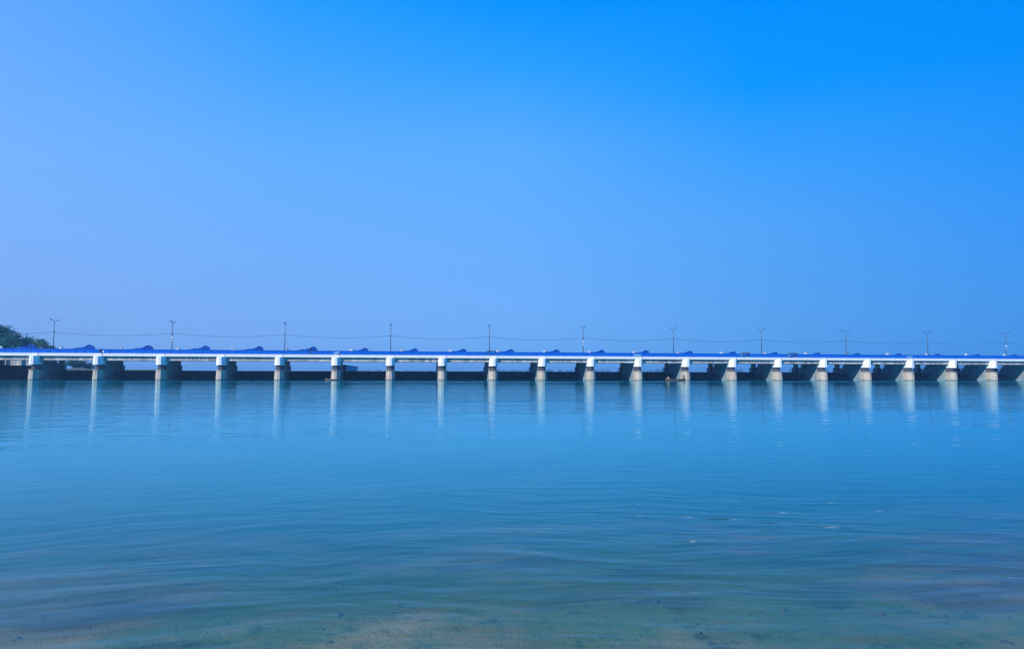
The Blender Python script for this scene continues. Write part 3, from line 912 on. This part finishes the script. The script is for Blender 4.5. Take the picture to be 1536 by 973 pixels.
# motorbike and rider near the left end, walker above a pier
def motorbike(u, y, rz):
    t = thing('motorbike', 'dark motorbike with a rider crossing near the left end of the barrage', 'motorbike', (px_x(u, y), y, ROAD_Z), rz)
    for x in (-.62, .66):
        seg = 18; w = MB()
        w.tube([(x + .27 * math.cos(2 * math.pi * k / seg), 0, .31 + .27 * math.sin(2 * math.pi * k / seg)) for k in range(seg + 1)], .05, 6)
        wo = w.build('wheel', M['black'], t)
        h = MB(); h.disc_y(x, .31, .06, -.06, .06, 10)
        for k in range(6): h.bar((x, 0, .31), (x + .25 * math.cos(k * 1.047), 0, .31 + .25 * math.sin(k * 1.047)), .015, .015)
        h.build('rim', M['pale_steel'], wo)
    f = MB(); f.bar((-.62, .09, .31), (0, .09, .42), .04, .05); f.bar((-.62, -.09, .31), (0, -.09, .42), .04, .05); f.tube([(.0, 0, .42), (.1, 0, .72), (.42, 0, .82)], .04, 6)
    f.tube([(.66, .07, .31), (.46, .07, .95)], .025, 6); f.tube([(.66, -.07, .31), (.46, -.07, .95)], .025, 6)
    f.build('frame', M['steel_dark'], t)
    tk = MB(); tk.prism_y([(.05, .72), (.42, .80), (.40, .98), (.15, 1.0), (0, .84)], -.13, .13); tk.build('fuel_tank', M['canopy_maroon'], t, bevel=.04)
    st = MB(); st.prism_y([(-.75, .78), (.05, .74), (.02, .84), (-.4, .86), (-.78, .90)], -.13, .13); st.build('seat', M['black'], t, bevel=.03)
    en = MB(); en.box(-.12, .2, -.12, .12, .30, .62); en.tube([(.15, -.16, .4), (-.3, -.18, .3), (-.8, -.18, .38)], .04, 8); en.build('engine', M['galv'], t)
    hb = MB(); hb.tube([(.36, -.36, 1.08), (.45, -.15, 1.05), (.45, .15, 1.05), (.36, .36, 1.08)], .018, 6); hb.build('handlebar', M['steel_dark'], t)
    hl = MB(); hl.tube([(.5, 0, .95), (.62, 0, .95)], [.06, .09], 10); hl.build('headlight', M['lamp_glass'], t)
    return t
YM = Y0 + 2.6
mb_ = motorbike(151.5, YM, 0.0)
j, up = upper(-.22, .92, .16, {'L': (.12, .30, 1.12), 'R': (.12, -.30, 1.12)}, {'L': (.34, .32, 1.08), 'R': (.34, -.32, 1.08)})
for k, s in (('L', 1), ('R', -1)):
    j['hip' + k] = ((-.18, s * .1, .92), .09); j['knee' + k] = ((.20, s * .20, .80), .06); j['ankle' + k] = ((.02, s * .19, .40), .045); j['toe' + k] = ((.2, s * .2, .36), .035)
figure('person', 'rider in dark clothes on the motorbike near the left end of the barrage', (px_x(151.5, YM), YM, ROAD_Z), 0.0, (j, BONES), None,
       [('shirt', M['cloth_dark'], [([up(-.04), up(.12), up(.3), up(.42), up(.5)], [.155, .16, .185, .19, .09]), ([up(.45, 0, .15), (.10, .29, 1.14)], [.085, .06]), ([up(.45, 0, -.15), (.10, -.29, 1.14)], [.085, .06])]),
        ('trousers', M['cloth_dark'], [([(-.22, .09, .92), (.20, .20, .80), (.04, .19, .46)], [.12, .085, .07]), ([(-.22, -.09, .92), (.20, -.20, .80), (.04, -.19, .46)], [.12, .085, .07])])])
YP = Y0 + 1.0
j, up = upper(0, .93, .05, {'L': (-.06, .27, 1.08), 'R': (.08, -.27, 1.08)}, {'L': (.02, .27, .84), 'R': (.2, -.26, .88)})
for k, s in (('L', 1), ('R', -1)):
    j['hip' + k] = ((0, s * .1, .90), .09); j['knee' + k] = ((s * .12 + .03, s * .11, .50), .062); j['ankle' + k] = ((s * .22 - .04, s * .11, .08), .045); j['toe' + k] = ((s * .22 + .13, s * .12, .035), .035)
figure('person', 'person in a pale blue shirt walking behind the parapet above the sixth pier', (px_x(508, YP), YP, ROAD_Z), 0.0, (j, BONES), None,
       [('shirt', M['cloth_pale_blue'], [([up(-.10), up(.12), up(.3), up(.42), up(.5)], [.165, .16, .185, .19, .09]), ([up(.45, 0, .15), (-.05, .265, 1.1)], [.085, .06]), ([up(.45, 0, -.15), (.07, -.265, 1.1)], [.085, .06])]),
        ('trousers', M['cloth_dark'], [([(0, .09, .93), (.15, .11, .50), (.18, .11, .14)], [.12, .085, .07]), ([(0, -.09, .93), (-.09, -.11, .50), (-.26, -.11, .14)], [.12, .085, .07])])])

# ------------------------------------------------------------------ upstream structures
xg = px_x(513, 206)
gwm = MB(); gwm.box(xg - 1.1, xg + 1.1, 207, 275, -2.5, 3.95)
gt = thing('guide_wall', 'dark concrete guide wall running upstream behind the sixth pier from the left', 'wall', (0, 0, 0))
gwm.build('wall', M['side'], gt)
g2 = MB(); g2.box(xg - 1.25, xg + 1.25, 206.9, 275.1, 3.952, 4.2); g2.build('coping', M['concrete'], gt)
bw = thing('bank_wall', 'grey concrete river wall with pale buttress posts under the trees at the far left', 'wall', (0, 0, 0))
b1 = MB(); b1.box(-190, -101, 219, 220, -2.4, 5.7); b1.build('wall', M['girder'], bw)
for k in range(22):
    b2 = MB(); x = -188 + k * 4.0; b2.box(x - .25, x + .25, 218.4, 218.997, -2.4, 5.9)
    b2.build('buttress', M['concrete'], bw)

# ------------------------------------------------------------------ trees
def leaf_mat(name, a, b):
    t = MT(name)
    oi = t.n('ShaderNodeNewGeometry')
    c = t.ramp(oi.outputs['Random Per Island'], [(0.0, a), (1.0, b)])
    n = t.noise(.35, 3, .6)
    c = t.mix(t.math('MULTIPLY', n, .5), c, tuple(x * .55 for x in a))
    t.done(c, .7)
    tr = t.n('ShaderNodeBsdfTranslucent'); t.l(c, tr.inputs[0])
    mx = t.n('ShaderNodeMixShader'); mx.inputs[0].default_value = .25
    t.l(t.p.outputs[0], mx.inputs[1]); t.l(tr.outputs[0], mx.inputs[2]); t.l(mx.outputs[0], t.o.inputs[0])
    return t.m
M['leaf_dark'] = leaf_mat('dark_leaves', (.003, .090, .120), (.008, .15, .17))
M['leaf_mid'] = leaf_mat('mid_green_leaves', (.005, .13, .14), (.014, .20, .19))
M['leaf_pale'] = leaf_mat('pale_green_leaves', (.04, .14, .10), (.08, .20, .13))
M['bark'] = weathered('bark', (.10, .075, .055), (.05, .04, .03), .6, 2.0)
def leaf_cloud(rng, blobs, n, size):
    mb = MB()
    tot = sum(r[0] * r[1] * r[2] for _, r in blobs)
    for c, r in blobs:
        k = int(n * (r[0] * r[1] * r[2]) / tot)
        clumps = []
        for _ in range(max(6, k // 16)):
            v = Vector((rng.gauss(0, 1), rng.gauss(0, 1), rng.gauss(0, 1))).normalized() * (rng.random() ** .4)
            clumps.append(Vector((c[0] + v.x * r[0], c[1] + v.y * r[1], c[2] + v.z * r[2])))
        for q in clumps:
            cr = size * rng.uniform(1.6, 3.2)
            for _ in range(16):
                p_ = q + Vector((rng.gauss(0, .5), rng.gauss(0, .5), rng.gauss(0, .36))) * cr
                s = size * rng.uniform(.6, 1.3)
                nrm = Vector((rng.gauss(0, 1), rng.gauss(0, 1), rng.gauss(.7, 1))).normalized()
                a = nrm.orthogonal().normalized(); b = nrm.cross(a)
                th = rng.random() * 6.28
                a, b = a * math.cos(th) + b * math.sin(th), b * math.cos(th) - a * math.sin(th)
                mb.add([p_ - a * s * .5, p_ + b * s * .32, p_ + a * s * .55, p_ - b * s * .32], [(0, 1, 2, 3)])
    return mb
def tree(name, label, u, y, zb, h, spread, mat, seed, n=5200, size=.42, airy=False):
    rng = random.Random(seed)
    t = thing(name, label, 'tree', (px_x(u, y), y, zb), 0, 'trees on the far left bank')
    tk = MB(); limbs = MB()
    tk.tube([(0, 0, -.3), (.1, 0, h * .18), (-.1, .1, h * .38), (.15, 0, h * .62)], [h * .030, h * .022, h * .017, h * .008], 10)
    blobs = []
    nb = 11 if not airy else 9
    for k in range(nb):
        a = k * 2.4 + rng.random(); zz = h * rng.uniform(.42, .84); rr = spread * rng.uniform(.35, .85) * (1.15 - .55 * (zz / h))
        e = (rr * math.cos(a), rr * math.sin(a), zz)
        s0 = h * rng.uniform(.22, .5)
        limbs.tube([(0, 0, s0), (e[0] * .5, e[1] * .5, s0 + (zz - s0) * .65), e], [h * .011, h * .007, h * .003], 6)
        q = rng.uniform(.8, 1.2) * (1 if not airy else .75)
        blobs.append((e, (spread * .36 * q, spread * .36 * q, h * .115 * q * (1 if not airy else .55))))
    blobs.append(((0, 0, h * .86), (spread * .35, spread * .35, h * .12)))
    to = tk.build('trunk', M['bark'], t, True)
    limbs.build('limbs', M['bark'], to, True)
    leaf_cloud(rng, blobs, n, size).build('crown', mat, t)
    return t
tree('broadleaf_tree', 'tall dark green broadleaf tree cut by the left edge of the picture', -6, 236, 3, 13.8, 5.6, M['leaf_dark'], 3, 8000, .40)
tree('broadleaf_tree', 'mid green tree between the tall dark tree and the wispy one', 20, 232, 3, 11.6, 5.0, M['leaf_mid'], 12, 7000, .40)
tree('broadleaf_tree', 'lower mid green tree directly left of the wispy tree', 38, 238, 3, 10.2, 4.0, M['leaf_mid'], 21, 4800, .38)
tree('wispy_tree', 'sparse pale wispy tree beside the leftmost street lamp', 62, 230, 3, 8.9, 4.4, M['leaf_pale'], 33, 2600, .36, True)
tree('round_tree', 'round far tree seen under the deck right of the first pier, left of two', 112, 300, 2.2, 4.6, 4.6, M['leaf_dark'], 41, 3600, .42)
tree('round_tree', 'round far tree seen under the deck right of the first pier, right of two', 124, 306, 2.2, 4.2, 4.2, M['leaf_dark'], 52, 3600, .42)
# far wooded bank: reads as one mass
rng = random.Random(99)
fm = MB()
blobs = []
x = -260.0
while x < 1500:
    edge = max(2300 - 1.3 * (x + 150) + 120 * nz(x, 0, .004, 2), 420)
    dens = .5 + .5 * nz(x, 7, .012, 4)
    if rng.random() < .35 + .65 * dens:
        hh = rng.uniform(4.0, 8.5) * (.7 + .6 * dens)
        yy = edge + rng.uniform(18, 60)
        blobs.append(((x, yy, 2.6 + hh * .55), (hh * .62, hh * .62, hh * .5)))
    x += rng.uniform(3.0, 8.0)
fw = leaf_cloud(rng, blobs, 42000, 1.25).build('far_trees', M['leaf_dark'])
fw['kind'] = 'stuff'

# ------------------------------------------------------------------ haze
hz = MB(); hz.box(-2600, 3200, -120, 3200, -6.0, 22.0)
hm_ = bpy.data.materials.new('air_haze'); hm_.use_nodes = True
ht = hm_.node_tree; ht.nodes.clear()
ho_ = ht.nodes.new('ShaderNodeOutputMaterial'); hv = ht.nodes.new('ShaderNodeVolumePrincipled')
hv.inputs['Color'].default_value = (.30, .66, 1.0, 1)
hv.inputs['Density'].default_value = .00042
hv.inputs['Anisotropy'].default_value = .2
ht.links.new(hv.outputs[0], ho_.inputs['Volume'])
USE_HAZE = True
if USE_HAZE:
    hzo = hz.build('haze', hm_); hzo['kind'] = 'stuff'
